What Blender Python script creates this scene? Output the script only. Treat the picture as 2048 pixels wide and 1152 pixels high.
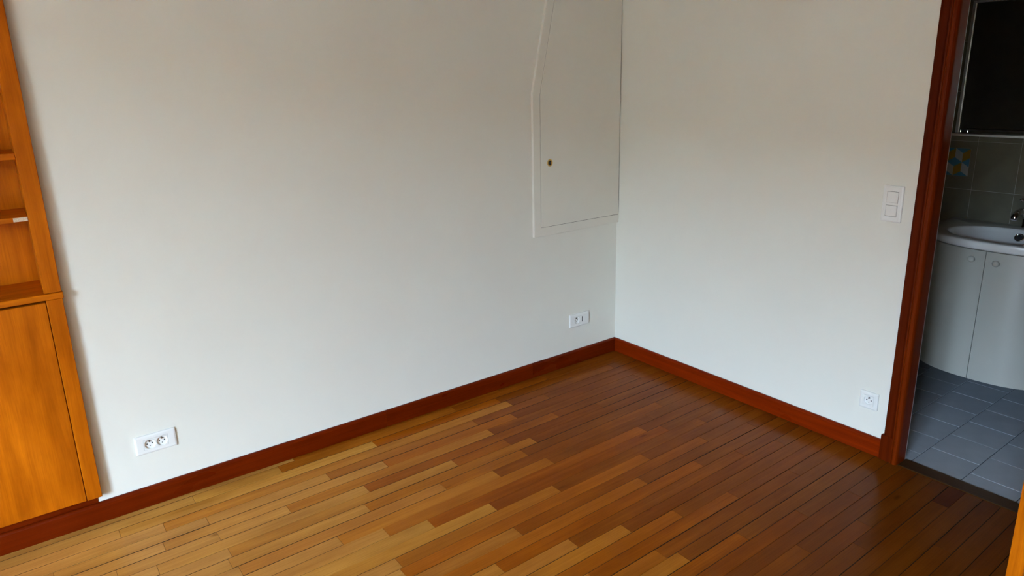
import bpy, bmesh, math, random
from mathutils import Vector, Matrix

rng = random.Random(11)
SC = bpy.context.scene
for o in list(bpy.data.objects):
    bpy.data.objects.remove(o, do_unlink=True)
COL = SC.collection

# ------------------------------------------------------------------ camera
# world frame: room corner at the origin, wall_left is the plane y=0 (room at y<0),
# wall_right is the plane x=0 (room at x<0), metres.
F_PX, YAW, PITCH, ROLL = 1396.72, 0.942416, 0.268003, -0.0247666
CAM = Vector((-2.91941, -2.89213, 1.64033))
PPX, PPY = -11.779, -34.518
fwd = Vector((math.cos(YAW) * math.cos(PITCH), math.sin(YAW) * math.cos(PITCH), -math.sin(PITCH)))
r0 = Vector((math.sin(YAW), -math.cos(YAW), 0)); u0 = r0.cross(fwd)
rgt = math.cos(ROLL) * r0 + math.sin(ROLL) * u0
up = -math.sin(ROLL) * r0 + math.cos(ROLL) * u0
cd = bpy.data.cameras.new('camera'); cam = bpy.data.objects.new('camera', cd); COL.objects.link(cam)
cam.matrix_world = Matrix(((rgt.x, up.x, -fwd.x, CAM.x), (rgt.y, up.y, -fwd.y, CAM.y), (rgt.z, up.z, -fwd.z, CAM.z), (0, 0, 0, 1)))
cd.sensor_width = 36.0; cd.sensor_fit = 'HORIZONTAL'; cd.lens = F_PX * 36.0 / 2048.0
cd.shift_x = -PPX / 2048.0; cd.shift_y = PPY / 2048.0
cd.clip_start = 0.05; cd.clip_end = 500
SC.camera = cam

# ------------------------------------------------------------------ sky, window light, exposure
WX = -6.60                      # plane of the window wall
WIN_Y0, WIN_Y1, WIN_Z0, WIN_Z1 = -4.30, -2.75, 0.45, 2.48
SKY_STRENGTH = 9.0
world = bpy.data.worlds.new('overcast_sky'); SC.world = world; world.use_nodes = True
wn = world.node_tree.nodes; wl = world.node_tree.links; wn.clear()
tc = wn.new('ShaderNodeTexCoord'); sep = wn.new('ShaderNodeSeparateXYZ')
rmp = wn.new('ShaderNodeValToRGB'); bgn = wn.new('ShaderNodeBackground'); won = wn.new('ShaderNodeOutputWorld')
mr = wn.new('ShaderNodeMapRange'); mr.inputs['From Min'].default_value = -1; mr.inputs['From Max'].default_value = 1
wl.new(tc.outputs['Generated'], sep.inputs[0]); wl.new(sep.outputs['Z'], mr.inputs['Value'])
wl.new(mr.outputs[0], rmp.inputs[0]); wl.new(rmp.outputs[0], bgn.inputs[0]); wl.new(bgn.outputs[0], won.inputs[0])
cr = rmp.color_ramp                                   # overcast sky: three times as bright overhead as at the horizon
cr.elements[0].position = 0.0; cr.elements[0].color = (0.075, 0.07, 0.06, 1)
cr.elements[1].position = 1.0; cr.elements[1].color = (0.75, 1.0, 1.36, 1)
e = cr.elements.new(0.495); e.color = (0.10, 0.095, 0.085, 1)
e = cr.elements.new(0.505); e.color = (0.19, 0.253, 0.34, 1)
bgn.inputs[1].default_value = SKY_STRENGTH
pl = bpy.data.lights.new('window_portal', 'AREA'); pl.shape = 'RECTANGLE'
pl.size = WIN_Y1 - WIN_Y0; pl.size_y = WIN_Z1 - WIN_Z0; pl.cycles.is_portal = True
po = bpy.data.objects.new('window_portal', pl); COL.objects.link(po)
po.location = (WX - 0.02, (WIN_Y0 + WIN_Y1) / 2, (WIN_Z0 + WIN_Z1) / 2)
po.rotation_euler = (math.pi / 2, 0, -math.pi / 2)     # -Z of the lamp points along +x, into the room
vs = SC.view_settings
vs.view_transform = 'Standard'; vs.look = 'None'; vs.exposure = 4.84; vs.gamma = 1.0; vs.use_curve_mapping = False
SC.cycles.max_bounces = 8; SC.cycles.diffuse_bounces = 6; SC.cycles.glossy_bounces = 3; SC.cycles.transparent_max_bounces = 4
SC.cycles.caustics_reflective = False; SC.cycles.caustics_refractive = False

# ------------------------------------------------------------------ materials
def srgb(r, g, b):
    f = lambda v: v / 12.92 if v <= 0.04045 else ((v + 0.055) / 1.055) ** 2.4
    return (f(r / 255), f(g / 255), f(b / 255), 1)

def newmat(name):
    m = bpy.data.materials.new(name); m.use_nodes = True
    nt = m.node_tree; p = nt.nodes['Principled BSDF']
    return m, nt, p

def setp(p, **k):
    for a, v in k.items():
        a = a.replace('_', ' ')
        if a in p.inputs: p.inputs[a].default_value = v

def plain(name, col, rough=0.5, metal=0.0, var=0.04, scale=8.0, bump=0.0, bscale=200.0, spec=0.5, coat=0.0):
    """painted / cast surface: base colour with a faint cloudy variation and optional fine relief"""
    m, nt, p = newmat(name); N = nt.nodes; Lk = nt.links
    t = N.new('ShaderNodeTexCoord'); n = N.new('ShaderNodeTexNoise'); n.inputs['Scale'].default_value = scale; n.inputs['Detail'].default_value = 3
    Lk.new(t.outputs['Object'], n.inputs['Vector'])
    r = N.new('ShaderNodeValToRGB')
    r.color_ramp.elements[0].position = 0.3; r.color_ramp.elements[1].position = 0.7
    r.color_ramp.elements[0].color = (col[0] * (1 - var), col[1] * (1 - var), col[2] * (1 - var), 1)
    r.color_ramp.elements[1].color = (min(1, col[0] * (1 + var)), min(1, col[1] * (1 + var)), min(1, col[2] * (1 + var)), 1)
    Lk.new(n.outputs['Fac'], r.inputs[0]); Lk.new(r.outputs[0], p.inputs['Base Color'])
    setp(p, Roughness=rough, Metallic=metal)
    p.inputs['Specular IOR Level'].default_value = spec
    p.inputs['Coat Weight'].default_value = coat
    if bump:
        b = N.new('ShaderNodeTexNoise'); b.inputs['Scale'].default_value = bscale; b.inputs['Detail'].default_value = 2
        Lk.new(t.outputs['Object'], b.inputs['Vector'])
        bp = N.new('ShaderNodeBump'); bp.inputs['Strength'].default_value = bump; bp.inputs['Distance'].default_value = 0.001
        Lk.new(b.outputs['Fac'], bp.inputs['Height']); Lk.new(bp.outputs[0], p.inputs['Normal'])
    return m

def wood(name, tint=(1, 1, 1), axis='x', use_obj_color=False, rough=0.3, coat=0.0, coat_rough=0.1, contrast=0.35,
         streak=0.25, knots=0.0, along=1.6, across=22.0, blotch=0.12, red=0.0, spec=0.12, dist=0.5):
    """varnished wood: stretched growth figure, fine pores, cloudy stain, occasional knots; grain follows AXIS of the piece"""
    m, nt, p = newmat(name); N = nt.nodes; Lk = nt.links
    t = N.new('ShaderNodeTexCoord'); oi = N.new('ShaderNodeObjectInfo')
    cmb = N.new('ShaderNodeCombineXYZ')
    for i, k in enumerate((17.3, 41.7, 29.1)):
        mm = N.new('ShaderNodeMath'); mm.operation = 'MULTIPLY'; mm.inputs[1].default_value = k
        Lk.new(oi.outputs['Random'], mm.inputs[0]); Lk.new(mm.outputs[0], cmb.inputs[i])
    add = N.new('ShaderNodeVectorMath'); add.operation = 'ADD'
    Lk.new(t.outputs['Object'], add.inputs[0]); Lk.new(cmb.outputs[0], add.inputs[1])
    def mapped(al, ac):
        mp = N.new('ShaderNodeMapping')
        s = [ac, ac, ac]; s['xyz'.index(axis)] = al
        mp.inputs['Scale'].default_value = s
        Lk.new(add.outputs[0], mp.inputs['Vector']); return mp
    def noise(mp, detail=4, dist=0.0, rough_=0.55):
        n = N.new('ShaderNodeTexNoise'); n.inputs['Scale'].default_value = 1; n.inputs['Detail'].default_value = detail
        n.inputs['Distortion'].default_value = dist; n.inputs['Roughness'].default_value = rough_
        Lk.new(mp.outputs[0], n.inputs['Vector']); return n
    fig = noise(mapped(along, across), 5, dist)
    por = noise(mapped(along * 5, across * 11), 3)
    clo = noise(mapped(3.5, 7.0), 3)
    def ramp(src, lo, hi, a, b):
        r = N.new('ShaderNodeMapRange'); r.inputs['From Min'].default_value = lo; r.inputs['From Max'].default_value = hi
        r.inputs['To Min'].default_value = a; r.inputs['To Max'].default_value = b; Lk.new(src, r.inputs['Value']); return r
    a = ramp(fig.outputs['Fac'], 0.3, 0.7, 1 - contrast, 1 + contrast * 0.6)
    b = ramp(por.outputs['Fac'], 0.3, 0.6, 1 - streak, 1.0)
    c = ramp(clo.outputs['Fac'], 0.3, 0.7, 1 - blotch, 1 + blotch)
    m1 = N.new('ShaderNodeMath'); m1.operation = 'MULTIPLY'; Lk.new(a.outputs[0], m1.inputs[0]); Lk.new(b.outputs[0], m1.inputs[1])
    m2 = N.new('ShaderNodeMath'); m2.operation = 'MULTIPLY'; Lk.new(m1.outputs[0], m2.inputs[0]); Lk.new(c.outputs[0], m2.inputs[1])
    fac = m2
    if knots:
        v = N.new('ShaderNodeTexVoronoi'); v.inputs['Scale'].default_value = 1; Lk.new(mapped(2.2, 6.0).outputs[0], v.inputs['Vector'])
        k = ramp(v.outputs['Distance'], 0.02, 0.07, 1 - knots, 1.0)
        m3 = N.new('ShaderNodeMath'); m3.operation = 'MULTIPLY'; Lk.new(fac.outputs[0], m3.inputs[0]); Lk.new(k.outputs[0], m3.inputs[1]); fac = m3
    # a lower value reads redder: raise to a power per channel
    sepc = N.new('ShaderNodeCombineXYZ')
    for i, pw in enumerate((0.85, 1.08 + red, 1.35 + red)):
        q = N.new('ShaderNodeMath'); q.operation = 'POWER'; q.inputs[1].default_value = pw
        Lk.new(fac.outputs[0], q.inputs[0]); Lk.new(q.outputs[0], sepc.inputs[i])
    mul = N.new('ShaderNodeVectorMath'); mul.operation = 'MULTIPLY'; Lk.new(sepc.outputs[0], mul.inputs[0])
    if use_obj_color:
        Lk.new(oi.outputs['Color'], mul.inputs[1])
    else:
        mul.inputs[1].default_value = tint[:3]
    Lk.new(mul.outputs[0], p.inputs['Base Color'])
    rr = ramp(clo.outputs['Fac'], 0.3, 0.7, rough * 0.85, rough * 1.2); Lk.new(rr.outputs[0], p.inputs['Roughness'])
    p.inputs['Specular IOR Level'].default_value = spec
    p.inputs['Coat Weight'].default_value = coat; p.inputs['Coat Roughness'].default_value = coat_rough
    bp = N.new('ShaderNodeBump'); bp.inputs['Strength'].default_value = 0.12; bp.inputs['Distance'].default_value = 0.0006
    Lk.new(por.outputs['Fac'], bp.inputs['Height']); Lk.new(bp.outputs[0], p.inputs['Normal'])
    return m

M = {}
M['wall'] = plain('wall_paint', (0.73, 0.715, 0.64), 0.65, var=0.012, scale=1.5, bump=0.25, bscale=420, spec=0.3)
M['ceiling'] = plain('ceiling_paint', (0.58, 0.565, 0.50), 0.8, var=0.01, scale=2, spec=0.2)
M['hatch'] = plain('hatch_paint', (0.72, 0.70, 0.62), 0.42, var=0.012, scale=3, bump=0.1, bscale=260)
M['gap'] = plain('dark_gap', (0.02, 0.018, 0.015), 0.9, var=0.1)
M['sub'] = plain('subfloor', (0.03, 0.016, 0.008), 0.9, var=0.2, scale=20)
M['plank'] = wood('parquet_plank', use_obj_color=True, axis='x', rough=0.22, spec=0.075, contrast=0.16, streak=0.18, knots=0.45, along=1.0, across=30, blotch=0.16)
M['seam'] = plain('seam_grime', (0.035, 0.016, 0.007), 0.8, var=0.3, scale=30, spec=0.1)
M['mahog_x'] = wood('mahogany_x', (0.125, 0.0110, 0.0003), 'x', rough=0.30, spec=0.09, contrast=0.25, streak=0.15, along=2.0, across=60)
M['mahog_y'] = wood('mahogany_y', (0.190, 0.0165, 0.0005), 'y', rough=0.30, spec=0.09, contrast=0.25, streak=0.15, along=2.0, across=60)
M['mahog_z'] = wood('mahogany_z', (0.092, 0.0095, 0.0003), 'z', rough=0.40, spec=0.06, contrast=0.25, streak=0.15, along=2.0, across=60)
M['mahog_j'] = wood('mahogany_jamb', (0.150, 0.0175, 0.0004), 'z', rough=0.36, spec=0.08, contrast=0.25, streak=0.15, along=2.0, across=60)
M['thresh'] = wood('dark_threshold', (0.050, 0.020, 0.005), 'y', rough=0.35, contrast=0.2)
M['oak_x'] = wood('honey_oak_x', (0.50, 0.118, 0.0015), 'x', rough=0.36, spec=0.10, contrast=0.30, streak=0.15, along=1.8, across=26, blotch=0.18)
M['oak_z'] = wood('honey_oak_z', (0.50, 0.118, 0.0015), 'z', rough=0.36, spec=0.10, contrast=0.34, streak=0.16, along=1.8, across=22, blotch=0.22, knots=0.3)
M['bare'] = plain('bare_chipboard', (0.62, 0.50, 0.36), 0.8, var=0.25, scale=300)
M['plastic'] = plain('white_plastic', (0.765, 0.765, 0.735), 0.28, var=0.005)
M['hole'] = plain('dark_hole', (0.012, 0.012, 0.014), 0.6, var=0.1)
M['steel'] = plain('nickel_pin', (0.62, 0.60, 0.56), 0.25, 1.0, var=0.03)
M['brass'] = plain('brass', (0.72, 0.50, 0.16), 0.28, 1.0, var=0.06, scale=60)
M['chrome'] = plain('chrome', (0.75, 0.75, 0.76), 0.08, 1.0, var=0.01)
M['ceramic'] = plain('white_ceramic', (0.80, 0.79, 0.78), 0.12, var=0.01, coat=0.4)
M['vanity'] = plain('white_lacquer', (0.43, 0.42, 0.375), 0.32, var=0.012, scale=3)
M['floor_tile'] = plain('blue_grey_tile', (0.34, 0.37, 0.41), 0.38, var=0.06, scale=14, bump=0.08, bscale=90)
M['grout_dark'] = plain('dark_grout', (0.02, 0.021, 0.03), 0.9, var=0.15, scale=60)
M['wall_tile'] = plain('beige_tile', (0.165, 0.155, 0.115), 0.22, var=0.10, scale=9)
M['grout_pale'] = plain('pale_grout', (0.34, 0.33, 0.30), 0.85, var=0.05)
M['mirror'] = plain('mirror_glass', (0.60, 0.58, 0.50), 0.02, 1.0, var=0.0)
M['alu'] = plain('grey_frame', (0.50, 0.50, 0.50), 0.35, 0.2, var=0.02)
M['blue'] = plain('sticker_blue', srgb(60, 112, 140), 0.4, var=0.03)
M['ochre'] = plain('sticker_ochre', srgb(135, 108, 10), 0.4, var=0.03)
M['paper'] = plain('sticker_white', (0.36, 0.37, 0.37), 0.4, var=0.02)
M['frame_white'] = plain('window_white', (0.78, 0.78, 0.77), 0.4, var=0.01)
def glass_pane():
    m, nt, p = newmat('window_pane'); N = nt.nodes; Lk = nt.links
    t = N.new('ShaderNodeBsdfTransparent'); t.inputs[0].default_value = (0.95, 0.97, 0.96, 1)
    g = N.new('ShaderNodeBsdfGlossy'); g.inputs['Roughness'].default_value = 0.02
    mx = N.new('ShaderNodeMixShader'); mx.inputs[0].default_value = 0.05
    Lk.new(t.outputs[0], mx.inputs[1]); Lk.new(g.outputs[0], mx.inputs[2])
    Lk.new(mx.outputs[0], N['Material Output'].inputs['Surface']); N.remove(p); return m
M['pane'] = glass_pane()

# ------------------------------------------------------------------ helpers
def link(name, me, mat, parent=None, smooth=False, loc=None):
    o = bpy.data.objects.new(name, me); COL.objects.link(o)
    if mat is not None and not me.materials: me.materials.append(mat)
    if smooth:
        for f in me.polygons: f.use_smooth = True
    if loc is not None: o.location = loc
    if parent is not None:
        o.parent = parent
        if parent.location.length > 0: o.matrix_parent_inverse = Matrix.Translation(parent.location).inverted()
    return o

def frombm(name, bm, mat, parent=None, smooth=False):
    """bmesh in world coordinates -> object with its origin at the middle of the piece"""
    vs_ = [v.co for v in bm.verts]
    c = Vector([(min(v[i] for v in vs_) + max(v[i] for v in vs_)) / 2 for i in range(3)])
    bmesh.ops.translate(bm, verts=bm.verts, vec=-c)
    bmesh.ops.recalc_face_normals(bm, faces=bm.faces)
    me = bpy.data.meshes.new(name); bm.to_mesh(me); bm.free()
    return link(name, me, mat, parent, smooth, c)

def add_box(bm, a, b, bev=0.0, seg=1):
    g = bmesh.ops.create_cube(bm, size=1.0)['verts']
    for v in g:
        v.co = Vector([a[i] + (v.co[i] + 0.5) * (b[i] - a[i]) for i in range(3)])
    if bev:
        es = list({e for v in g for e in v.link_edges})
        bmesh.ops.bevel(bm, geom=es, offset=bev, segments=seg, affect='EDGES', profile=0.5)

def box(name, a, b, mat, parent=None, bev=0.0, seg=1):
    bm = bmesh.new(); add_box(bm, [min(p, q) for p, q in zip(a, b)], [max(p, q) for p, q in zip(a, b)], bev, seg)
    return frombm(name, bm, mat, parent)

def boxes(name, lst, mat, parent=None, bev=0.0):
    bm = bmesh.new()
    for a, b in lst: add_box(bm, [min(p, q) for p, q in zip(a, b)], [max(p, q) for p, q in zip(a, b)], bev)
    return frombm(name, bm, mat, parent)

def add_prism(bm, pts, w0, w1, to3):
    """polygon pts (2D) extruded from w0 to w1; to3(u, v, w) gives the 3D point"""
    lo = [bm.verts.new(to3(u, v, w0)) for u, v in pts]; hi = [bm.verts.new(to3(u, v, w1)) for u, v in pts]
    n = len(pts); bm.faces.new(lo); bm.faces.new(hi[::-1])
    for i in range(n): bm.faces.new((lo[i], hi[i], hi[(i + 1) % n], lo[(i + 1) % n]))

def prism(name, pts, w0, w1, to3, mat, parent=None, bev=0.0):
    bm = bmesh.new(); add_prism(bm, pts, w0, w1, to3)
    if bev: bmesh.ops.bevel(bm, geom=list(bm.edges), offset=bev, segments=1, affect='EDGES')
    return frombm(name, bm, mat, parent)

def rings(bm, rr, close_last=True, close_first=False):
    """rr: list of rings (equal point counts); skin them"""
    V = [[bm.verts.new(p) for p in r] for r in rr]; n = len(rr[0])
    for a, b in zip(V, V[1:]):
        for i in range(n): bm.faces.new((a[i], a[(i + 1) % n], b[(i + 1) % n], b[i]))
    if close_last: bm.faces.new(V[-1])
    if close_first: bm.faces.new(V[0][::-1])

def empty(name, loc, label=None, cat=None, group=None, kind=None):
    o = bpy.data.objects.new(name, None); COL.objects.link(o); o.location = loc; o.empty_display_size = 0.05
    tag(o, label, cat, group, kind); bpy.context.view_layer.update(); return o

def tag(o, label=None, cat=None, group=None, kind=None):
    if label: o['label'] = label
    if cat: o['category'] = cat
    if group: o['group'] = group
    if kind: o['kind'] = kind
    return o
ST = 'structure'

# ------------------------------------------------------------------ room shell
NEAR, CEIL, TH = -4.75, 2.55, 0.055          # far end of the room, ceiling, thickness of the partition to the bathroom
BX, BY0, BY1 = 1.30, -0.62, -2.95            # bathroom: back wall, its two side walls
D0, D1, DH = -1.713, -2.445, 2.04            # door opening (y, y, height)
CUPR, CUPL = -2.797, -3.99                   # bookcase extent along wall_left

tag(box('floor', (WX, NEAR, -0.14), (0.0, 0.0, -0.018), M['sub']), 'varnished strip parquet in mixed honey and red-brown boards', None, None, ST)
FLOOR = bpy.data.objects['floor']
bpy.context.view_layer.update()
tag(boxes('wall_left', [((-2.812, 0, -0.14), (0.0, 0.30, CEIL)), ((WX, 0, -0.14), (CUPL + 0.012, 0.30, CEIL)),
                        ((CUPL + 0.012, 0, 2.42), (-2.812, 0.30, CEIL)), ((CUPL + 0.012, 0.24, -0.14), (-2.812, 0.30, 2.42)),
                        ((CUPL + 0.012, 0.02, -0.14), (-2.812, 0.24, 0.02))], M['wall']), 'long plain white painted wall', None, None, ST)
tag(boxes('wall_right', [((0, 0.30, -0.14), (TH, D0 + 0.012, CEIL)), ((0, D1 - 0.012, -0.14), (TH, NEAR, CEIL)),
                         ((0, D0 + 0.012, DH + 0.012), (TH, D1 - 0.012, CEIL))], M['wall']), 'white painted partition with the bathroom doorway', None, None, ST)
tag(boxes('wall_window', [((WX - 0.3, 0.3, -0.14), (WX, WIN_Y1, CEIL)), ((WX - 0.3, WIN_Y0, -0.14), (WX, NEAR - 0.1, CEIL)),
                          ((WX - 0.3, WIN_Y1, -0.14), (WX, WIN_Y0, WIN_Z0)), ((WX - 0.3, WIN_Y1, WIN_Z1), (WX, WIN_Y0, CEIL))], M['wall']), 'white wall around the window', None, None, ST)
tag(box('wall_near', (WX, NEAR - 0.1, -0.14), (TH, NEAR, CEIL), M['wall']), 'white wall behind the camera', None, None, ST)
tag(box('ceiling', (WX - 0.3, NEAR - 0.1, CEIL), (BX + 0.1, 0.30, CEIL + 0.1), M['ceiling']), 'white painted ceiling', None, None, ST)

tag(box('wall_sky_blocker', (-46, -110, -12), (-45, 106, 8.4), plain('sky_blocker_matt', (0.12, 0.115, 0.10), 0.9, var=0.1, scale=0.5)), 'added unseen wall that blocks the low sky', None, None, ST)  # added out of view to cut the low sky off the upper walls
# window (behind the camera's view; it lights the room)
win = empty('window_1', (WX, (WIN_Y0 + WIN_Y1) / 2, WIN_Z0), 'white two-leaf window', None, None, ST)
wf = []
for ya, yb in ((WIN_Y0, (WIN_Y0 + WIN_Y1) / 2), ((WIN_Y0 + WIN_Y1) / 2, WIN_Y1)):
    t = 0.055
    box('sash_stile', (WX - 0.12, ya, WIN_Z0), (WX - 0.07, ya + t, WIN_Z1), M['frame_white'], win, 0.003)
    box('sash_stile', (WX - 0.12, yb - t, WIN_Z0), (WX - 0.07, yb, WIN_Z1), M['frame_white'], win, 0.003)
    box('sash_rail', (WX - 0.12, ya + t, WIN_Z0), (WX - 0.07, yb - t, WIN_Z0 + 0.07), M['frame_white'], win, 0.003)
    box('sash_rail', (WX - 0.12, ya + t, WIN_Z1 - 0.06), (WX - 0.07, yb - t, WIN_Z1), M['frame_white'], win, 0.003)
    box('pane', (WX - 0.097, ya + t, WIN_Z0 + 0.07), (WX - 0.093, yb - t, WIN_Z1 - 0.06), M['pane'], win)

# ------------------------------------------------------------------ parquet
BASE = [-0.014, -0.0776, -0.1413, -0.2049, -0.2686, -0.3322, -0.3957, -0.4591, -0.5223, -0.5853, -0.648, -0.7106, -0.7729, -0.8349, -0.8967,
        -0.9582, -1.0194, -1.0804, -1.1411, -1.2015, -1.2618, -1.3218, -1.3817, -1.4414, -1.501, -1.5606, -1.6201, -1.6796, -1.7392, -1.7989, -1.8588, -1.9189]
while BASE[-1] > NEAR + 0.02: BASE.append(BASE[-1] - 0.0617)
SKEW = 0.00995                                # the boards run very slightly out of parallel with the wall
JOINTS = {0: [-2.489, -2.128, -1.212, -0.604], 1: [-2.771, -1.698, -0.976, -0.473], 2: [-2.626, -0.951, -0.2], 3: [-1.981, -1.21, -0.745],
          4: [-2.651, -1.74, -1.019], 5: [-2.816, -2.473, -2.202, -1.206, -0.189], 6: [-2.696, -1.891, -0.846], 7: [-2.467, -1.493, -1.201, -0.607],
          8: [-1.948, -1.093], 9: [-2.465, -1.631, -1.199], 10: [-1.398, -0.357], 11: [-1.15, -0.504], 12: [-1.801, -0.62], 13: [-1.55, -0.53],
          14: [-1.27, -0.33], 15: [-2.019, -0.80], 16: [-1.567, -0.47], 17: [-0.95, -0.183], 18: [-1.74, -0.66], 19: [-1.45, -0.448],
          20: [-1.237, -0.225], 21: [-1.013], 22: [-1.52, -0.744], 23: [-0.408], 24: [-1.195], 25: [-0.936], 26: [-0.642], 27: [-0.361],
          28: [-0.83], 29: [-0.52], 30: [-0.66], 31: [-0.173], 32: [-0.9], 33: [-0.45], 34: [-0.62]}
CODES = {0: 'YYROR', 1: 'TYOBR', 2: 'TTBO', 3: 'TBTR', 4: 'TTTR', 5: 'TTTTBO', 6: 'TTBR', 7: 'TTTRB', 8: 'TYR', 9: 'TRYB', 10: 'OOB', 11: 'OBB', 12: 'YOR',
         13: 'YRB', 14: 'OBO', 15: 'OOR', 16: 'ROB', 17: 'OBR', 18: 'OBB', 19: 'RBR', 20: 'ORB', 21: 'OB', 22: 'RBR', 23: 'BB', 24: 'OB', 25: 'TT', 26: 'RB',
         27: 'RB', 28: 'BR', 29: 'RB', 30: 'BR', 31: 'BD', 32: 'RB', 33: 'BR', 34: 'RB'}
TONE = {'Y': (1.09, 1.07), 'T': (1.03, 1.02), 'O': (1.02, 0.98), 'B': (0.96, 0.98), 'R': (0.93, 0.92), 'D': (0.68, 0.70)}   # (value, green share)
LIGHT_FALLOFF = [(-5.5, (0.49, 0.215, 0.045)), (-3.0, (0.52, 0.235, 0.050)), (-2.4, (0.50, 0.220, 0.040)), (-1.8, (0.42, 0.148, 0.013)), (-1.3, (0.315, 0.074, 0.002)), (-0.9, (0.245, 0.060, 0.003)), (0.0, (0.205, 0.054, 0.004))]  # window light falloff painted into the board colours along x
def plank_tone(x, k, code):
    """colour of one board: its own tone, with light falloff painted in, yellower windowward, darker by the bathroom"""
    for (xa, ca), (xb, cb) in zip(LIGHT_FALLOFF, LIGHT_FALLOFF[1:]):
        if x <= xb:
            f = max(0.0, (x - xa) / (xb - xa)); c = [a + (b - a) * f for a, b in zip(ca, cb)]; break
    v, g = TONE[code]; w = 1.0 if k < 22 else max(0.58, 1.0 - 0.05 * (k - 22)) if x > -1.4 else 0.95  # w paints shade into the rows towards the doorway
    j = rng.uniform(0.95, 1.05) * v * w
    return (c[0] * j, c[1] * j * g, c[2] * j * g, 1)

def plank_quad(xa, xb, ytop, ybot, ga, gb):
    """corner points of one board; ytop/ybot are functions of x, ga/gb the half gaps"""
    return [(xa + 0.0004, ytop(xa) - ga), (xb - 0.0004, ytop(xb) - ga), (xb - 0.0004, ybot(xb) + gb), (xa + 0.0004, ybot(xa) + gb)]

def plank_data(q, z, ch=0.0007):
    cx = sum(p[0] for p in q) / 4; cy = sum(p[1] for p in q) / 4
    q = [(x - cx, y - cy) for x, y in q]
    ins = [(x - math.copysign(ch, x), y - math.copysign(min(ch, abs(y) * 0.4), y)) for x, y in q]
    v = [(x, y, -0.0175) for x, y in q] + [(x, y, -0.0010 + z) for x, y in q] + [(x, y, z) for x, y in ins]
    f = [(0, 1, 2, 3), (11, 10, 9, 8)]
    for i in range(4):
        j = (i + 1) % 4
        f += [(j, i, i + 4, j + 4), (j + 4, i + 4, i + 8, j + 8)]
    return v, f, (cx, cy)

def line_y(k):
    return (lambda x, b=BASE[k]: b + SKEW * x) if k >= 0 else (lambda x: -0.0035)
LASTROW = 36
gaps = [rng.choice((0.0004, 0.0005, 0.0006, 0.0008, 0.0012)) for _ in range(len(BASE) + 1)]
rest_v, rest_f = [], []
for k in range(-1, len(BASE) - 1):
    js = list(JOINTS.get(k, []))
    x = (min(js) if js else -0.3 - rng.random() * 0.7)
    if not js and k >= 0: js.append(x)
    lo = x
    while lo > WX + 0.5:
        lo -= 0.45 + 0.7 * rng.random()
        if lo > WX + 0.15: js.append(lo)
    if k == -1: js = [-0.9, -2.05, -3.3]
    xs = [WX + 0.003] + sorted(js) + [-0.004]
    code = CODES.get(k, '')
    for i, (xa, xb) in enumerate(zip(xs, xs[1:])):
        q = plank_quad(xa, xb, line_y(k), line_y(k + 1), gaps[k + 1], gaps[k + 2])
        v, f, c = plank_data(q, rng.uniform(-0.0004, 0.0004) if k >= 0 else -0.001, rng.choice((0.0004, 0.0006, 0.0008, 0.0011)))
        if k > LASTROW or xb < -3.35:
            n = len(rest_v); rest_v += [(a + c[0], b + c[1], z) for a, b, z in v]; rest_f += [tuple(a + n for a in ff) for ff in f]; continue
        me = bpy.data.meshes.new('plank'); me.from_pydata(v, [], f); me.update()
        me.materials.append(M['plank']); me.materials.append(M['seam'])
        dk = rng.random() < 0.55
        for fi, pg in enumerate(me.polygons): pg.material_index = 1 if fi >= 2 and (fi % 2 == 0 or (dk and fi in (3, 7))) else 0
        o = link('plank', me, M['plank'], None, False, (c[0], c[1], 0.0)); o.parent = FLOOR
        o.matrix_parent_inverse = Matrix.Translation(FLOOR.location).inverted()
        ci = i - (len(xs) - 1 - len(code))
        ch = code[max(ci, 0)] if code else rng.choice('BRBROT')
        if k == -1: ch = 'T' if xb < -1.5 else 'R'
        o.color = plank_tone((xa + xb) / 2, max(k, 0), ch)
me = bpy.data.meshes.new('plank_field'); me.from_pydata(rest_v, [], rest_f); me.update()
o = link('plank_field', me, M['plank'], None, False, (0, 0, 0)); o.parent = FLOOR
o.matrix_parent_inverse = Matrix.Translation(FLOOR.location).inverted(); o.color = (0.22, 0.062, 0.006, 1); o['kind'] = 'stuff'

# ------------------------------------------------------------------ baseboards
HB, TB = 0.0856, 0.015
def base_profile(t=TB, h=HB):     # (depth from the wall, height)
    return [(0, 0.0025), (t, 0.0025), (t, h - 0.010), (t - 0.0012, h - 0.0055), (t - 0.004, h - 0.0022), (t - 0.008, h), (0, h)]
BL = empty('baseboard_left', (-2.0, 0, 0), 'mahogany skirting in three lengths along the long wall', None, None, ST)
for xa, xb in ((WX + 0.01, -1.5745), (-1.5735, -0.6585), (-0.6575, -0.001)):
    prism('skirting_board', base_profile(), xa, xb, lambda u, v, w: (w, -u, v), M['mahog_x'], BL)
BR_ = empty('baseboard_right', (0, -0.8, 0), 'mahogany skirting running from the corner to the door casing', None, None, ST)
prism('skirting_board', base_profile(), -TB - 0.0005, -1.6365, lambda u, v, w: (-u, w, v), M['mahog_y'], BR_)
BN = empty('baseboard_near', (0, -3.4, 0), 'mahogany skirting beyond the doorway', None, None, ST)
prism('skirting_board', base_profile(), -2.525, NEAR + 0.005, lambda u, v, w: (-u, w, v), M['mahog_y'], BN)

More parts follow.
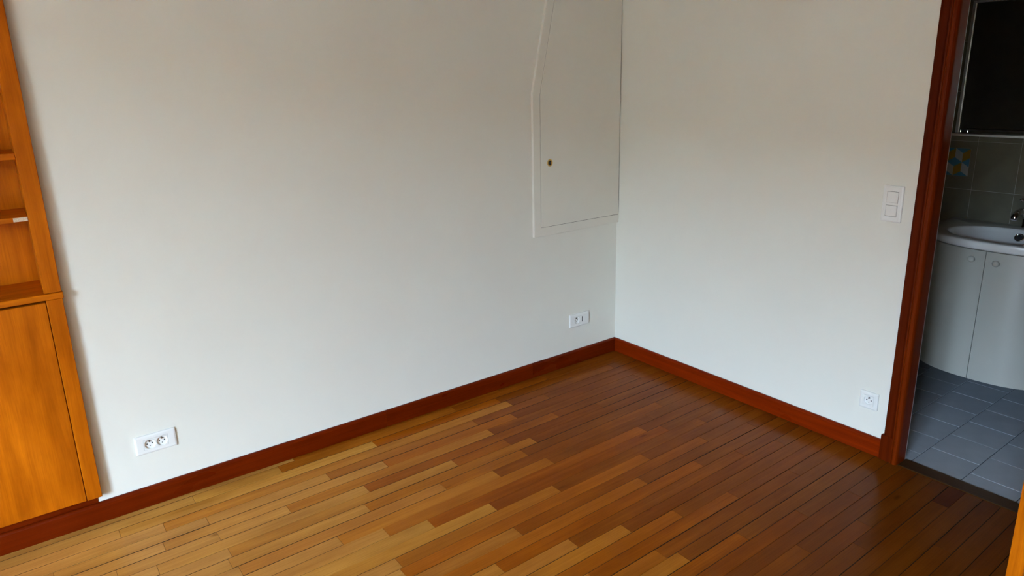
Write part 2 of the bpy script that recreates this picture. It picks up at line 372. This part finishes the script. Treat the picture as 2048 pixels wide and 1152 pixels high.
# ------------------------------------------------------------------ doorway: casing, jamb, threshold, open leaf
DOOR = empty('door_1', (0, (D0 + D1) / 2, 0), 'mahogany door casing with its honey-coloured leaf standing open', None, None, ST)
mid = (D0 + D1) / 2
def casing_profile():             # (distance outward from the opening edge, projection from the wall), opening edge at 0
    return [(0.0315, 0.0), (0.0315, 0.010), (0.034, 0.011), (0.0365, 0.0150), (0.0385, 0.0165), (0.057, 0.0175), (0.0595, 0.0160), (0.0605, 0.0115),
            (0.0655, 0.0110), (0.0685, 0.0095), (0.0705, 0.0060), (0.0705, 0.0)]
def jamb_profile():               # bead in front of the jamb, then the reveal through the wall (projection negative = into the wall)
    return [(0.0290, 0.0), (0.0290, 0.0165), (0.0275, 0.0205), (0.0250, 0.0220), (0.0232, 0.0205), (0.0222, 0.0180), (0.0212, 0.0205), (0.0190, 0.0235), (0.0150, 0.0250),
            (0.0100, 0.0245), (0.0060, 0.0220), (0.0025, 0.0170), (0.0005, 0.0100), (0.0, 0.004), (0.0, -TH - 0.002), (0.011, -TH - 0.002), (0.011, -0.001), (0.029, -0.001)]
for s, edge in ((1, D0), (-1, D1)):
    to3 = lambda u, v, w, s=s, e=edge: (-v, e + s * u, w)
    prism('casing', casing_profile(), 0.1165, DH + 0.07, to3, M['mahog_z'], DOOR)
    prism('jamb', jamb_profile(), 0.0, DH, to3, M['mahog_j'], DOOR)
    box('plinth_block', (-0.0205, edge + s * 0.0262 if s > 0 else edge - 0.0262, 0.0), (-0.0002, edge + s * 0.0768, 0.1165), M['mahog_z'], DOOR, 0.0015)
    box('edge_strip', (TH + 0.002, edge + s * 0.001, 0.0), (TH + 0.010, edge + s * 0.030, DH), M['alu'], DOOR)
prism('head_casing', casing_profile(), D1 - 0.07, D0 + 0.07, lambda u, v, w: (-v, w, DH + u), M['mahog_y'], DOOR)
prism('head_jamb', jamb_profile(), D1, D0, lambda u, v, w: (-v, w, DH + u), M['mahog_y'], DOOR)
box('threshold', (-0.011, D1 + 0.001, -0.012), (TH + 0.009, D0 - 0.001, 0.0035), M['thresh'], DOOR, 0.002)

# leaf: hinged on the far jamb, swung about 82 degrees into the room
hx, hy = -0.022, D1 + 0.002
ex, ey = -0.743, -2.342
L_ = math.hypot(ex - hx, ey - hy); ang = math.atan2(ey - hy, ex - hx)
leafT = 0.040
LM = Matrix.Translation((hx, hy, 0)) @ Matrix.Rotation(ang, 4, 'Z')
def leaf_part(name, lst, mat, parent, bev=0.0015):
    bm = bmesh.new()
    for a, b in lst: add_box(bm, [min(p, q) for p, q in zip(a, b)], [max(p, q) for p, q in zip(a, b)], bev)
    bmesh.ops.transform(bm, matrix=LM, verts=bm.verts)
    return frombm(name, bm, mat, parent)
LEAF = leaf_part('door_leaf', [((0.0, 0.0, 0.008), (L_, leafT, DH - 0.004))], M['oak_z'], DOOR)
bpy.context.view_layer.update()
bm = bmesh.new()
for sgn, yb in ((1, leafT), (-1, 0.0)):
    add_box(bm, (L_ - 0.075, min(yb, yb + sgn * 0.006), 0.93), (L_ - 0.040, max(yb, yb + sgn * 0.006), 1.13), 0.002)
    add_box(bm, (L_ - 0.066, min(yb, yb + sgn * 0.05), 1.04), (L_ - 0.050, max(yb, yb + sgn * 0.05), 1.056), 0.003)
    add_box(bm, (L_ - 0.165, min(yb + sgn * 0.036, yb + sgn * 0.05), 1.04), (L_ - 0.050, max(yb + sgn * 0.036, yb + sgn * 0.05), 1.056), 0.004)
bmesh.ops.transform(bm, matrix=LM, verts=bm.verts)
frombm('door_handle', bm, M['steel'], LEAF)

# ------------------------------------------------------------------ built-in bookcase in the niche of wall_left
CUP = empty('built_in_bookcase', (-3.4, 0.0, 0.0), 'honey-varnished built-in bookcase with open shelves above a plain cupboard door', 'bookcase')
FY = -0.034
bk = lambda n, a, b, m='oak_z', bev=0.0015: box(n, a, b, M[m], CUP, bev)
bk('stile', (-2.850, FY, 0.950), (CUPR, -0.004, 2.44))
bk('stile', (CUPL, FY, 0.950), (CUPL + 0.053, -0.004, 2.44))
bk('lower_stile', (-2.8485, FY, 0.121), (CUPR - 0.001, -0.004, 0.9255))
bk('lower_stile', (CUPL, FY, 0.121), (CUPL + 0.053, -0.004, 0.9255))
bk('counter', (CUPL - 0.002, -0.041, 0.927), (CUPR + 0.003, -0.001, 0.949), 'oak_x', 0.002)
bk('counter_bed', (CUPL + 0.014, 0.0, 0.929), (-2.814, 0.212, 0.949), 'oak_x', 0.0)
bk('side_panel', (-2.8495, -0.003, 0.9495), (-2.829, 0.214, 2.40))
bk('side_panel', (CUPL + 0.03, -0.003, 0.9495), (CUPL + 0.05, 0.214, 2.40))
bk('back_panel', (CUPL + 0.014, 0.2145, 0.10), (-2.814, 0.226, 2.40), 'oak_z', 0.0)
bk('top_rail', (CUPL + 0.0535, FY + 0.004, 2.34), (-2.8505, -0.004, 2.44), 'oak_x')
bk('divider', (-3.432, FY + 0.006, 0.9495), (-3.412, 0.214, 2.339))
for zt, th in ((1.2255, 0.018), (1.4395, 0.021), (1.69, 0.020), (1.95, 0.020)):
    for xa, xb in ((-3.4115, -2.8505), (CUPL + 0.0505, -3.4325)):
        s_ = bk('shelf', (xa, -0.014, zt - th), (xb, 0.2140, zt), 'oak_x', 0.001)
        if abs(zt - 1.2255) < 1e-4 and xb > -3:
            bpy.context.view_layer.update()
            tag(box('bare_patch', (-2.8925, -0.0144, zt - th + 0.0025), (-2.8515, -0.0139, zt - 0.002), M['bare'], s_), 'pale bare patch on the shelf edge')
for xa, xb in ((-3.3935, -2.8505), (CUPL + 0.0550, -3.3965)):
    bk('door', (xa, FY + 0.001, 0.122), (xb, -0.010, 0.9175), 'oak_z', 0.0015)
box('plinth', (CUPL + 0.014, -0.003, 0.022), (-2.8135, 0.012, 0.119), M['mahog_x'], CUP)
box('cavity_floor', (CUPL + 0.014, 0.0125, 0.10), (-2.814, 0.214, 0.118), M['oak_x'], CUP)

# ------------------------------------------------------------------ slanted hatch in the corner
HT = empty('wall_hatch', (-0.32, 0, 0.81), 'off-white wall hatch with slanted upper edge and small brass lock, high in the corner', 'hatch')
def xs_out(z): return -0.6345 if z <= 1.565 else -0.6345 + (z - 1.565) * 0.2225
def xs_in(z): return -0.5875 if z <= 1.5575 else -0.5875 + (z - 1.5575) * 0.2200
ZT = 2.40
fy = lambda u, v, w: (u, w, v)
bm = bmesh.new()
add_prism(bm, [(-0.6345, 0.811), (-0.0015, 0.811), (-0.0015, 0.858), (xs_in(0.86) - 0.002, 0.858), (xs_in(1.5575) - 0.002, 1.5575), (xs_in(ZT - 0.05) - 0.002, ZT - 0.05),
               (-0.0015, ZT - 0.05), (-0.0015, ZT), (xs_out(ZT), ZT), (-0.6345, 1.565)], -0.0155, -0.0003, fy)
bmesh.ops.bevel(bm, geom=[e for e in bm.edges if all(v.co.y < -0.01 for v in e.verts)], offset=0.0012, segments=1, affect='EDGES')
frombm('frame', bm, M['hatch'], HT)
prism('rebate', [(-0.60, 0.84), (-0.0012, 0.84), (-0.0012, ZT - 0.03), (xs_in(ZT - 0.03) - 0.012, ZT - 0.03), (-0.60, 1.5577)], -0.0128, -0.0003, fy, M['gap'], HT)
bm = bmesh.new()
add_prism(bm, [(-0.5862, 0.8602), (-0.0048, 0.8602), (-0.0048, ZT - 0.0525), (xs_in(ZT - 0.0525) + 0.001, ZT - 0.0525), (-0.5862, 1.5578)], -0.0165, -0.0129, fy)
bmesh.ops.bevel(bm, geom=[e for e in bm.edges if all(v.co.y < -0.01 for v in e.verts)], offset=0.0014, segments=2, affect='EDGES')
HD = frombm('door', bm, M['hatch'], HT)
bpy.context.view_layer.update()
# brass lock: raised ring, sunk cup, dark key slot
lx, lz, ly = -0.524, 1.2045, -0.0165
def disc_rings(prof, n=32, cx=lx, cy=ly, cz=lz):   # prof: (radius, outward)
    return [[(cx + r * math.cos(2 * math.pi * i / n), cy - d, cz + r * math.sin(2 * math.pi * i / n)) for i in range(n)] for r, d in prof]
bm = bmesh.new(); rings(bm, disc_rings([(0.0192, 0.0), (0.0192, 0.0012), (0.0178, 0.0026), (0.0150, 0.0030), (0.0132, 0.0020), (0.0126, 0.0006)]))
tag(frombm('lock_ring', bm, M['brass'], HD, True), 'round brass lock escutcheon')
bm = bmesh.new()
pts = [(0.0055 * math.cos(a), 0.0055 + 0.005 * math.sin(a)) for a in [math.pi * i / 8 for i in range(9)]] + [(0.0055 * math.cos(a), -0.0055 + 0.005 * math.sin(a)) for a in [math.pi + math.pi * i / 8 for i in range(9)]]
add_prism(bm, pts, -0.0192, -0.0168, lambda u, v, w: (lx + 0.0012 + u, w, lz + v)); frombm('keyhole', bm, M['hole'], HD)
bm = bmesh.new(); rings(bm, disc_rings([(0.0016, 0.0026), (0.0016, 0.0040), (0.0010, 0.0044)], 12, lx + 0.0012)); frombm('lock_pin', bm, M['brass'], HD, True)

# ------------------------------------------------------------------ sockets and switches (built in a plate frame: u along the wall, v up, w out of the wall)
def plate_frame(wall, a, z):
    """wall 'L': u runs +x from x=a on y=0;  wall 'R': u runs -y from y=a on x=0"""
    if wall == 'L': return lambda u, v, w: (a + u, -w, z + v)
    return lambda u, v, w: (-w, a - u, z + v)

def rr_pts(w, h, cx, cy, r, n=5):
    out = []
    for sx, sy, a0 in ((1, 1, 0), (-1, 1, 90), (-1, -1, 180), (1, -1, 270)):
        for i in range(n + 1):
            a = math.radians(a0 + 90 * i / n)
            out.append((cx + sx * (w / 2 - r) + r * math.cos(a), cy + sy * (h / 2 - r) + r * math.sin(a)))
    return out

def plate(to3, W, H, parent, openings, name='cover_plate'):
    """bevelled frame: outer ring skinned up to the face, one rectangular opening in the middle (w x h)"""
    ow, oh = openings
    R = lambda w, h, r, d: [to3(x, y, d) for x, y in rr_pts(w, h, W / 2, H / 2, r)]
    bm = bmesh.new()
    rings(bm, [R(W, H, 0.004, 0.0003), R(W, H, 0.004, 0.0045), R(W - 0.003, H - 0.003, 0.004, 0.0070), R(W - 0.014, H - 0.014, 0.003, 0.0088),
               R(ow + 0.004, oh + 0.004, 0.001, 0.0090), R(ow, oh, 0.0008, 0.0086), R(ow, oh, 0.0008, 0.002)])
    return frombm(name, bm, M['plastic'], parent)

def socket(to3, cx, cy, parent, size=0.0445, dep=0.0125, base=0.0085):
    """square insert with a round sunk well, two pin holes, an earth pin and a fixing screw"""
    n = 40; r = 0.0195
    sq, ci = [], []
    for i in range(n):
        a = 2 * math.pi * i / n; c, s = math.cos(a), math.sin(a); k = (size / 2) / max(abs(c), abs(s))
        sq.append((cx + c * k, cy + s * k)); ci.append((c, s))
    C = lambda rad, d: [to3(cx + c * rad, cy + s * rad, d) for c, s in ci]
    top = base + 0.0012
    bm = bmesh.new()
    rings(bm, [[to3(x, y, 0.0022) for x, y in sq], [to3(x, y, top - 0.0006) for x, y in sq], [to3(cx + (x - cx) * 0.975, cy + (y - cy) * 0.975, top) for x, y in sq],
               C(r + 0.0012, top), C(r, top - 0.0008), C(r - 0.0008, top - 0.0062), C(r - 0.003, top - 0.0070)])
    ins = frombm('socket_insert', bm, M['plastic'], parent)
    for f in ins.data.polygons: f.use_smooth = False
    bpy.context.view_layer.update()
    fl = top - 0.0070
    def cyl(nm, x, y, rad, d0, d1, mat):
        b = bmesh.new(); q = [(x + rad * math.cos(2 * math.pi * i / 14), y + rad * math.sin(2 * math.pi * i / 14)) for i in range(14)]
        add_prism(b, q, d0, d1, to3); frombm(nm, b, mat, ins)
    cyl('pin_hole', cx - 0.0095, cy - 0.0005, 0.0027, fl + 0.0001, fl + 0.0004, M['hole'])
    cyl('pin_hole', cx + 0.0095, cy - 0.0005, 0.0027, fl + 0.0001, fl + 0.0004, M['hole'])
    cyl('screw', cx, cy - 0.010, 0.0019, fl + 0.0001, fl + 0.0005, M['hole'])
    cyl('earth_pin', cx, cy + 0.0105, 0.0024, fl + 0.0001, top - 0.0008, M['steel'])
    cyl('earth_collar', cx, cy + 0.0105, 0.0042, fl + 0.00005, fl + 0.0003, M['hole'])
    return ins

W_, H_ = 0.1515, 0.080
t3 = plate_frame('L', -2.6577, 0.2278)
S1 = empty('wall_socket', (-2.58, 0, 0.268), 'white double power socket low on the long wall, beside the bookcase', 'socket')
plate(t3, W_, H_, S1, (0.0905, 0.0455)); socket(t3, W_ / 2 - 0.0224, H_ / 2, S1); socket(t3, W_ / 2 + 0.0224, H_ / 2, S1)

t3 = plate_frame('L', -0.3741, 0.2289)
S2 = empty('wall_socket', (-0.30, 0, 0.269), 'white plate with one power socket and a slotted phone jack, under the hatch', 'socket')
plate(t3, 0.151, H_, S2, (0.0905, 0.0455)); socket(t3, 0.0755 - 0.0224, H_ / 2, S2)
cx, cy = 0.0755 + 0.0224, H_ / 2
bm = bmesh.new(); q = lambda w, h, d: [t3(x, y, d) for x, y in rr_pts(w, h, cx, cy, 0.0006, 1)]
rings(bm, [q(0.0445, 0.0445, 0.0022), q(0.0445, 0.0445, 0.0091), q(0.0435, 0.0435, 0.0097)]); PJ = frombm('phone_insert', bm, M['plastic'], S2)
bpy.context.view_layer.update()
bm = bmesh.new(); add_prism(bm, rr_pts(0.0062, 0.0300, cx - 0.003, cy + 0.0015, 0.0005, 1), 0.0096, 0.0099, t3); frombm('phone_slot', bm, M['hole'], PJ)
bm = bmesh.new(); add_prism(bm, rr_pts(0.0078, 0.0060, cx - 0.003, cy - 0.0125, 0.0016, 2), 0.0097, 0.0100, t3); frombm('slot_foot', bm, M['hole'], PJ)

t3 = plate_frame('R', -1.5201, 0.2047)
S3 = empty('wall_socket', (0, -1.56, 0.245), 'white square single power socket low beside the door casing', 'socket')
plate(t3, 0.080, 0.080, S3, (0.0455, 0.0455)); socket(t3, 0.040, 0.040, S3)

t3 = plate_frame('R', -1.5168, 1.0399)
S4 = empty('light_switch', (0, -1.557, 1.114), 'white upright plate with two stacked rocker switches beside the doorway', 'switch')
plate(t3, 0.080, 0.148, S4, (0.0460, 0.1014))
bm = bmesh.new(); add_prism(bm, rr_pts(0.0455, 0.1010, 0.040, 0.074, 0.0005, 1), 0.0012, 0.0062, t3); frombm('back_box', bm, M['hole'], S4)
bm = bmesh.new(); add_prism(bm, rr_pts(0.0452, 0.0104, 0.040, 0.074, 0.0005, 1), 0.0022, 0.0088, t3); frombm('middle_bar', bm, M['plastic'], S4)
for zc, tilt in ((0.074 + 0.0278, 1), (0.074 - 0.0278, -1)):
    bm = bmesh.new(); w2 = 0.0217
    lo = 0.0085; hi = 0.0112
    f0 = (hi, lo) if tilt > 0 else (hi, lo)      # lower edge, upper edge heights
    f0 = (lo + 0.0024, lo + 0.0006) if tilt > 0 else (lo + 0.0006, lo + 0.0024)
    V = []
    for x, y, top in ((-w2, -w2, f0[0]), (w2, -w2, f0[0]), (w2, w2, f0[1]), (-w2, w2, f0[1])):
        V.append((bm.verts.new(t3(0.040 + x, zc + y, 0.0022)), bm.verts.new(t3(0.040 + x, zc + y, top - 0.0008)), bm.verts.new(t3(0.040 + x * 0.97, zc + y * 0.97, top))))
    for a in range(4):
        b = (a + 1) % 4
        bm.faces.new((V[a][0], V[b][0], V[b][1], V[a][1])); bm.faces.new((V[a][1], V[b][1], V[b][2], V[a][2]))
    bm.faces.new([v[2] for v in V]); bm.faces.new([v[0] for v in V][::-1])
    frombm('rocker', bm, M['plastic'], S4)

# ------------------------------------------------------------------ bathroom shell
tag(box('bathroom_floor', (TH + 0.011, BY1, -0.14), (BX, BY0, -0.0035), M['grout_dark']), 'staggered square blue-grey bathroom floor tiles', None, None, ST)
BF = bpy.data.objects['bathroom_floor']; bpy.context.view_layer.update()
TP, TY, TX = 0.1957, -1.7338, 0.1589
tx0, txe = TH + 0.012, BX - 0.002
row = -7
r = int(math.floor((TY - BY0) / TP)) - 1
while True:
    ya = TY - r * TP; yb = ya - TP                # row r lies between ya (upper) and yb
    if ya < BY1: break
    if yb < BY0:
        off = TX if (r % 2) == 1 else TX + TP / 2  # alternate rows are shifted by half a tile
        n = math.floor((tx0 - off) / TP)
        while off + n * TP < txe:
            a0, a1 = max(off + n * TP, tx0), min(off + (n + 1) * TP, txe); n += 1
            y0, y1 = max(yb, BY1 + 0.002), min(ya, BY0 - 0.002)
            if a1 - a0 < 0.01 or y1 - y0 < 0.01: continue
            qd = [(a0 + 0.0016, y1 - 0.0016), (a1 - 0.0016, y1 - 0.0016), (a1 - 0.0016, y0 + 0.0016), (a0 + 0.0016, y0 + 0.0016)]
            v, f, c = plank_data(qd, rng.uniform(-0.0003, 0.0003), 0.0009)
            v = [(x, y, z if z > -0.01 else -0.0034) for x, y, z in v]
            me = bpy.data.meshes.new('tile'); me.from_pydata(v, [], f); me.update()
            o = link('tile', me, M['floor_tile'], None, False, (c[0], c[1], 0.0)); o.parent = BF; o.matrix_parent_inverse = Matrix.Translation(BF.location).inverted()
    r += 1
tag(box('wall_bathroom_back', (BX, BY1 - 0.1, -0.14), (BX + 0.1, BY0 + 0.1, CEIL), M['grout_pale']), 'beige tiled bathroom wall behind the washbasin', None, None, ST)
BW = bpy.data.objects['wall_bathroom_back']; bpy.context.view_layer.update()
WY, WZ, WPY, WPZ = -1.358, 1.005, 0.199, 0.2557
me = bpy.data.meshes.new('wall_tile')
v, f, _ = plank_data([(-WPY / 2 + 0.0011, WPZ / 2 - 0.0011), (WPY / 2 - 0.0011, WPZ / 2 - 0.0011), (WPY / 2 - 0.0011, -WPZ / 2 + 0.0011), (-WPY / 2 + 0.0011, -WPZ / 2 + 0.0011)], 0.0, 0.0010)
v = [(-(0.0014 + (0 if z > -0.0005 else (-0.0008 if z > -0.01 else -0.0013))), -x, y) for x, y, z in v]
me.from_pydata(v, [], f); me.update(); me.materials.append(M['wall_tile'])
bmx = bmesh.new(); bmx.from_mesh(me); bmesh.ops.recalc_face_normals(bmx, faces=bmx.faces); bmx.to_mesh(me); bmx.free()
for i in range(-3, 8):
    yc = WY - WPY * (i - 0.5)
    if yc + WPY / 2 > BY0 + 0.02 or yc - WPY / 2 < BY1: continue
    for j in range(-4, 7):
        zc = WZ + WPZ * (j + 0.5)
        if zc + WPZ / 2 > CEIL or zc - WPZ / 2 < -0.06: continue
        o = link('tile', me, None, None, False, (BX, yc, zc)); o.parent = BW; o.matrix_parent_inverse = Matrix.Translation(BW.location).inverted()
tag(box('wall_bathroom_left', (TH, BY0, -0.14), (BX, BY0 + 0.1, CEIL), M['wall_tile']), 'beige bathroom side wall', None, None, ST)
tag(box('wall_bathroom_right', (TH, BY1 - 0.1, -0.14), (BX, BY1, CEIL), M['wall_tile']), 'beige bathroom end wall', None, None, ST)

# ------------------------------------------------------------------ vanity unit and basin
VY = -1.656
def front(o, x0): return x0 + 0.6 * o * o + 9.0 * o ** 4
VAN = empty('vanity_unit', (1.05, VY, 0.165), 'white bow-fronted vanity cabinet with two doors hung below the washbasin', 'vanity')
VZ0, VZ1 = 0.165, 0.8095
N_ = 64
body = [(front(o, 0.784), VY + o) for o in [-0.335 + 0.67 * i / N_ for i in range(N_ + 1)]] + [(BX - 0.0045, VY + 0.335), (BX - 0.0045, VY - 0.335)]
bcen = Vector((1.06, VY)); shr = lambda q, d: [tuple(Vector(p) + (bcen - Vector(p)).normalized() * d) for p in q]
bm = bmesh.new(); up3 = lambda q, z: [(x, y, z) for x, y in q]
rings(bm, [up3(body, VZ0 + 0.004), up3(body, VZ1), up3(shr(body, 0.018), VZ1), up3(shr(body, 0.018), VZ0 + 0.022)], True, True)
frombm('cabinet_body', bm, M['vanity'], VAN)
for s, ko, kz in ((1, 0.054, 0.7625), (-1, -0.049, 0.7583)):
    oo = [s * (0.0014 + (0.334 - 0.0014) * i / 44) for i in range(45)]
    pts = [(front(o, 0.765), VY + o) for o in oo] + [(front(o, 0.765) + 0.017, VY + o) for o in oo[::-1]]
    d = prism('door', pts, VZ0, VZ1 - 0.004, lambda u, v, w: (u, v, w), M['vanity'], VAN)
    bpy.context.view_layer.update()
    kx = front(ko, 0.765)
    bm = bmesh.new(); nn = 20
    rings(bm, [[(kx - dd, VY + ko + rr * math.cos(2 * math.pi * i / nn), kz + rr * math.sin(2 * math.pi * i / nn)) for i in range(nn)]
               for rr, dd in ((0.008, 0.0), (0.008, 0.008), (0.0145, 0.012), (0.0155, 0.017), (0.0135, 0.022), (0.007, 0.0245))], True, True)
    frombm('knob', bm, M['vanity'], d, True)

BAS = empty('washbasin', (1.05, VY, 0.81), 'white ceramic washbasin with a bowed front and oval bowl', 'washbasin')
ZB, ZT_ = 0.8098, 0.850
poly = [(front(o, 0.752), VY + o) for o in [-0.358 + 0.716 * i / 40 for i in range(41)]] + [(BX - 0.004, VY + 0.358), (BX - 0.004, VY - 0.358)]
bcx, bcy, ba, bb = 0.985, VY, 0.192, 0.252
def radial(th):
    c, s = math.cos(th), math.sin(th); best = 0
    for (x1, y1), (x2, y2) in zip(poly, poly[1:] + poly[:1]):
        dx, dy = x2 - x1, y2 - y1; det = c * (-dy) - s * (-dx)
        if abs(det) < 1e-12: continue
        t = ((x1 - bcx) * (-dy) - (y1 - bcy) * (-dx)) / det; q = (c * (y1 - bcy) - s * (x1 - bcx)) / det
        if t > 0 and -1e-6 <= q <= 1 + 1e-6: best = max(best, t)
    return best
NT = 96; TH_ = [2 * math.pi * i / NT for i in range(NT)]; RAD = [radial(t) for t in TH_]
O = lambda inset, z: [(bcx + (R - inset) * math.cos(t), bcy + (R - inset) * math.sin(t), z) for R, t in zip(RAD, TH_)]
def E(k, z):
    out = []
    for t in TH_:
        c, s = math.cos(t), math.sin(t); R = 1 / math.hypot(c / ba, s / bb)
        out.append((bcx + k * R * c, bcy + k * R * s, z))
    return out
BD = 0.13
bowl = [E(k, ZT_ - 0.0035 - (BD - 0.0035) * (1 - k ** 3)) for k in (0.985, 0.95, 0.9, 0.84, 0.76, 0.66, 0.54, 0.4, 0.24, 0.1)]
bm = bmesh.new()
rings(bm, [E(k, ZT_ - 0.012 - (BD - 0.0035) * (1 - k ** 3)) for k in (0.1, 0.24, 0.4, 0.54, 0.66, 0.76, 0.84)] + [E(0.93, ZB), O(0.020, ZB), O(0.010, ZB + 0.001), O(0.005, ZB + 0.008), O(0.001, ZB + 0.024), O(0.0, ZT_ - 0.008), O(0.0025, ZT_ - 0.002), O(0.008, ZT_), E(1.03, ZT_), E(1.0, ZT_ - 0.001)] + bowl, True, True)
frombm('bowl', bm, M['ceramic'], BAS, True)
# overflow on the rear slope of the bowl
k_ = 0.90; ox = bcx + k_ * ba; oz = ZT_ - 0.0035 - (BD - 0.0035) * (1 - k_ ** 3)
nrm = Vector((-(BD * 3 * k_ * k_ / ba), 0, 1)).normalized(); tu = Vector((0, 1, 0)); tv = nrm.cross(tu)
def oring(prof, n=28):
    return [[tuple(Vector((ox, VY, oz)) + tu * (r_ * math.cos(2 * math.pi * i / n)) + tv * (r_ * math.sin(2 * math.pi * i / n)) + nrm * h_) for i in range(n)] for r_, h_ in prof]
bm = bmesh.new(); rings(bm, oring([(0.022, -0.002), (0.022, 0.003), (0.020, 0.005), (0.0165, 0.005), (0.015, 0.003)]), False); frombm('overflow_ring', bm, M['chrome'], BAS, True)
bm = bmesh.new(); rings(bm, oring([(0.0155, 0.0015), (0.0155, 0.0026), (0.006, 0.0030)])); frombm('overflow_grille', bm, M['hole'], BAS)

# faucet
FA = empty('basin_faucet', (1.235, VY, 0.85), 'chrome single-lever mixer tap on the rear deck of the washbasin', 'faucet')
def lathe(name, prof, cx, cy, mat, parent, n=28):
    bm = bmesh.new(); rings(bm, [[(cx + r_ * math.cos(2 * math.pi * i / n), cy + r_ * math.sin(2 * math.pi * i / n), z) for i in range(n)] for r_, z in prof], True, True)
    return frombm(name, bm, mat, parent, True)
def tube(name, path, rad, mat, parent, n=16):
    bm = bmesh.new(); rr = []
    for i, (p, r_) in enumerate(zip(path, rad)):
        a = Vector(path[max(i - 1, 0)]); b = Vector(path[min(i + 1, len(path) - 1)]); d = (b - a).normalized()
        u = d.cross(Vector((0, 1, 0))).normalized(); w = d.cross(u)
        rr.append([tuple(Vector(p) + u * (r_ * math.cos(2 * math.pi * k / n)) + w * (r_ * 1.15 * math.sin(2 * math.pi * k / n))) for k in range(n)])
    rings(bm, rr, True, True); return frombm(name, bm, mat, parent, True)
lathe('body', [(0.027, 0.8502), (0.027, 0.857), (0.0235, 0.862), (0.0235, 0.955), (0.026, 0.960), (0.026, 0.985), (0.022, 0.995), (0.010, 0.999)], 1.235, VY, M['chrome'], FA)
tube('spout', [(1.225, VY, 0.905), (1.17, VY, 0.935), (1.12, VY, 0.950), (1.075, VY, 0.948), (1.047, VY, 0.936), (1.036, VY, 0.921)], [0.017, 0.016, 0.015, 0.014, 0.013, 0.012], M['chrome'], FA)
tube('lever', [(1.235, VY, 0.992), (1.20, VY, 1.003), (1.15, VY, 1.010), (1.10, VY, 1.008)], [0.014, 0.012, 0.010, 0.007], M['chrome'], FA)

# ------------------------------------------------------------------ mirror with ledge, patterned tile
MI = empty('bathroom_mirror', (BX, -1.6, 1.30), 'dark wall mirror with thin grey frame and a narrow ledge below it', 'mirror')
m0, m1, mz0, mz1 = -1.252, -2.06, 1.306, 1.965
box('mirror_glass', (BX - 0.018, m1, mz0), (BX - 0.0015, m0, mz1), M['mirror'], MI)
box('side_frame', (BX - 0.026, m0 - 0.009, mz0), (BX - 0.0015, m0 + 0.004, mz1 + 0.004), M['alu'], MI, 0.001)
box('side_frame', (BX - 0.026, m1 - 0.004, mz0), (BX - 0.0015, m1 + 0.009, mz1 + 0.004), M['alu'], MI, 0.001)
box('top_frame', (BX - 0.026, m1 + 0.0095, mz1 - 0.008), (BX - 0.0015, m0 - 0.0095, mz1 + 0.004), M['alu'], MI, 0.001)
box('ledge', (BX - 0.075, m1 - 0.01, mz0 - 0.013), (BX - 0.0015, m0 + 0.006, mz0 - 0.0005), M['frame_white'], MI, 0.004, 2)
box('ledge_rail', (BX - 0.066, m1 + 0.03, mz0 + 0.016), (BX - 0.060, m0 - 0.03, mz0 + 0.022), M['chrome'], MI, 0.002)
for yy in (m0 - 0.034, (m0 + m1) / 2, m1 + 0.034):
    box('rail_post', (BX - 0.066, yy - 0.003, mz0 - 0.0005), (BX - 0.060, yy + 0.003, mz0 + 0.0155), M['chrome'], MI)

DT = empty('patterned_tile', (BX - 0.002, -1.2575, 1.075), 'small square tile of blue, white and ochre cube pattern, above the washbasin', 'tile')
SZ = 0.147
tf = lambda u, v, w: (BX - 0.0016 - w, -1.184 - u, 1.075 + v)
bm = bmesh.new(); add_prism(bm, [(0, 0), (SZ, 0), (SZ, SZ), (0, SZ)], 0.0, 0.0012, tf); frombm('backing', bm, M['paper'], DT)
def clip(poly_, lo, hi):
    def cut(P, ins, inter):
        out = []
        for a, b in zip(P, P[1:] + P[:1]):
            if ins(a):
                out.append(a)
                if not ins(b): out.append(inter(a, b))
            elif ins(b): out.append(inter(a, b))
        return out
    for ax in (0, 1):
        for val, sg in ((lo, 1), (hi, -1)):
            ins = lambda p: sg * (p[ax] - val) >= -1e-9
            def inter(a, b):
                t = (val - a[ax]) / (b[ax] - a[ax]); return (a[0] + t * (b[0] - a[0]), a[1] + t * (b[1] - a[1]))
            poly_ = cut(poly_, ins, inter)
            if not poly_: return []
    return poly_
hw, hh, ed = SZ / 4, 0.0245, 0.0490
for rw, zc in enumerate((SZ, SZ / 2, 0.0, -SZ / 2)):
    for col_ in range(-1, 4):
        cx = col_ * 2 * hw + (0 if rw % 2 == 0 else hw) + hw
        cz = zc
        for nm, P in (('blue', [(cx - hw, cz), (cx, cz - hh), (cx + hw, cz), (cx, cz + hh)]),
                      ('paper', [(cx - hw, cz), (cx - hw, cz - ed), (cx, cz - hh - ed), (cx, cz - hh)]),
                      ('ochre', [(cx, cz - hh), (cx, cz - hh - ed), (cx + hw, cz - ed), (cx + hw, cz)])):
            P = clip(P, 0.0005, SZ - 0.0005)
            if len(P) < 3: continue
            ar = abs(sum(a[0] * b[1] - a[1] * b[0] for a, b in zip(P, P[1:] + P[:1]))) / 2
            if ar < 2e-5: continue
            bm = bmesh.new(); add_prism(bm, P, 0.0012, 0.0017, tf); frombm('rhombus', bm, M[nm], DT)
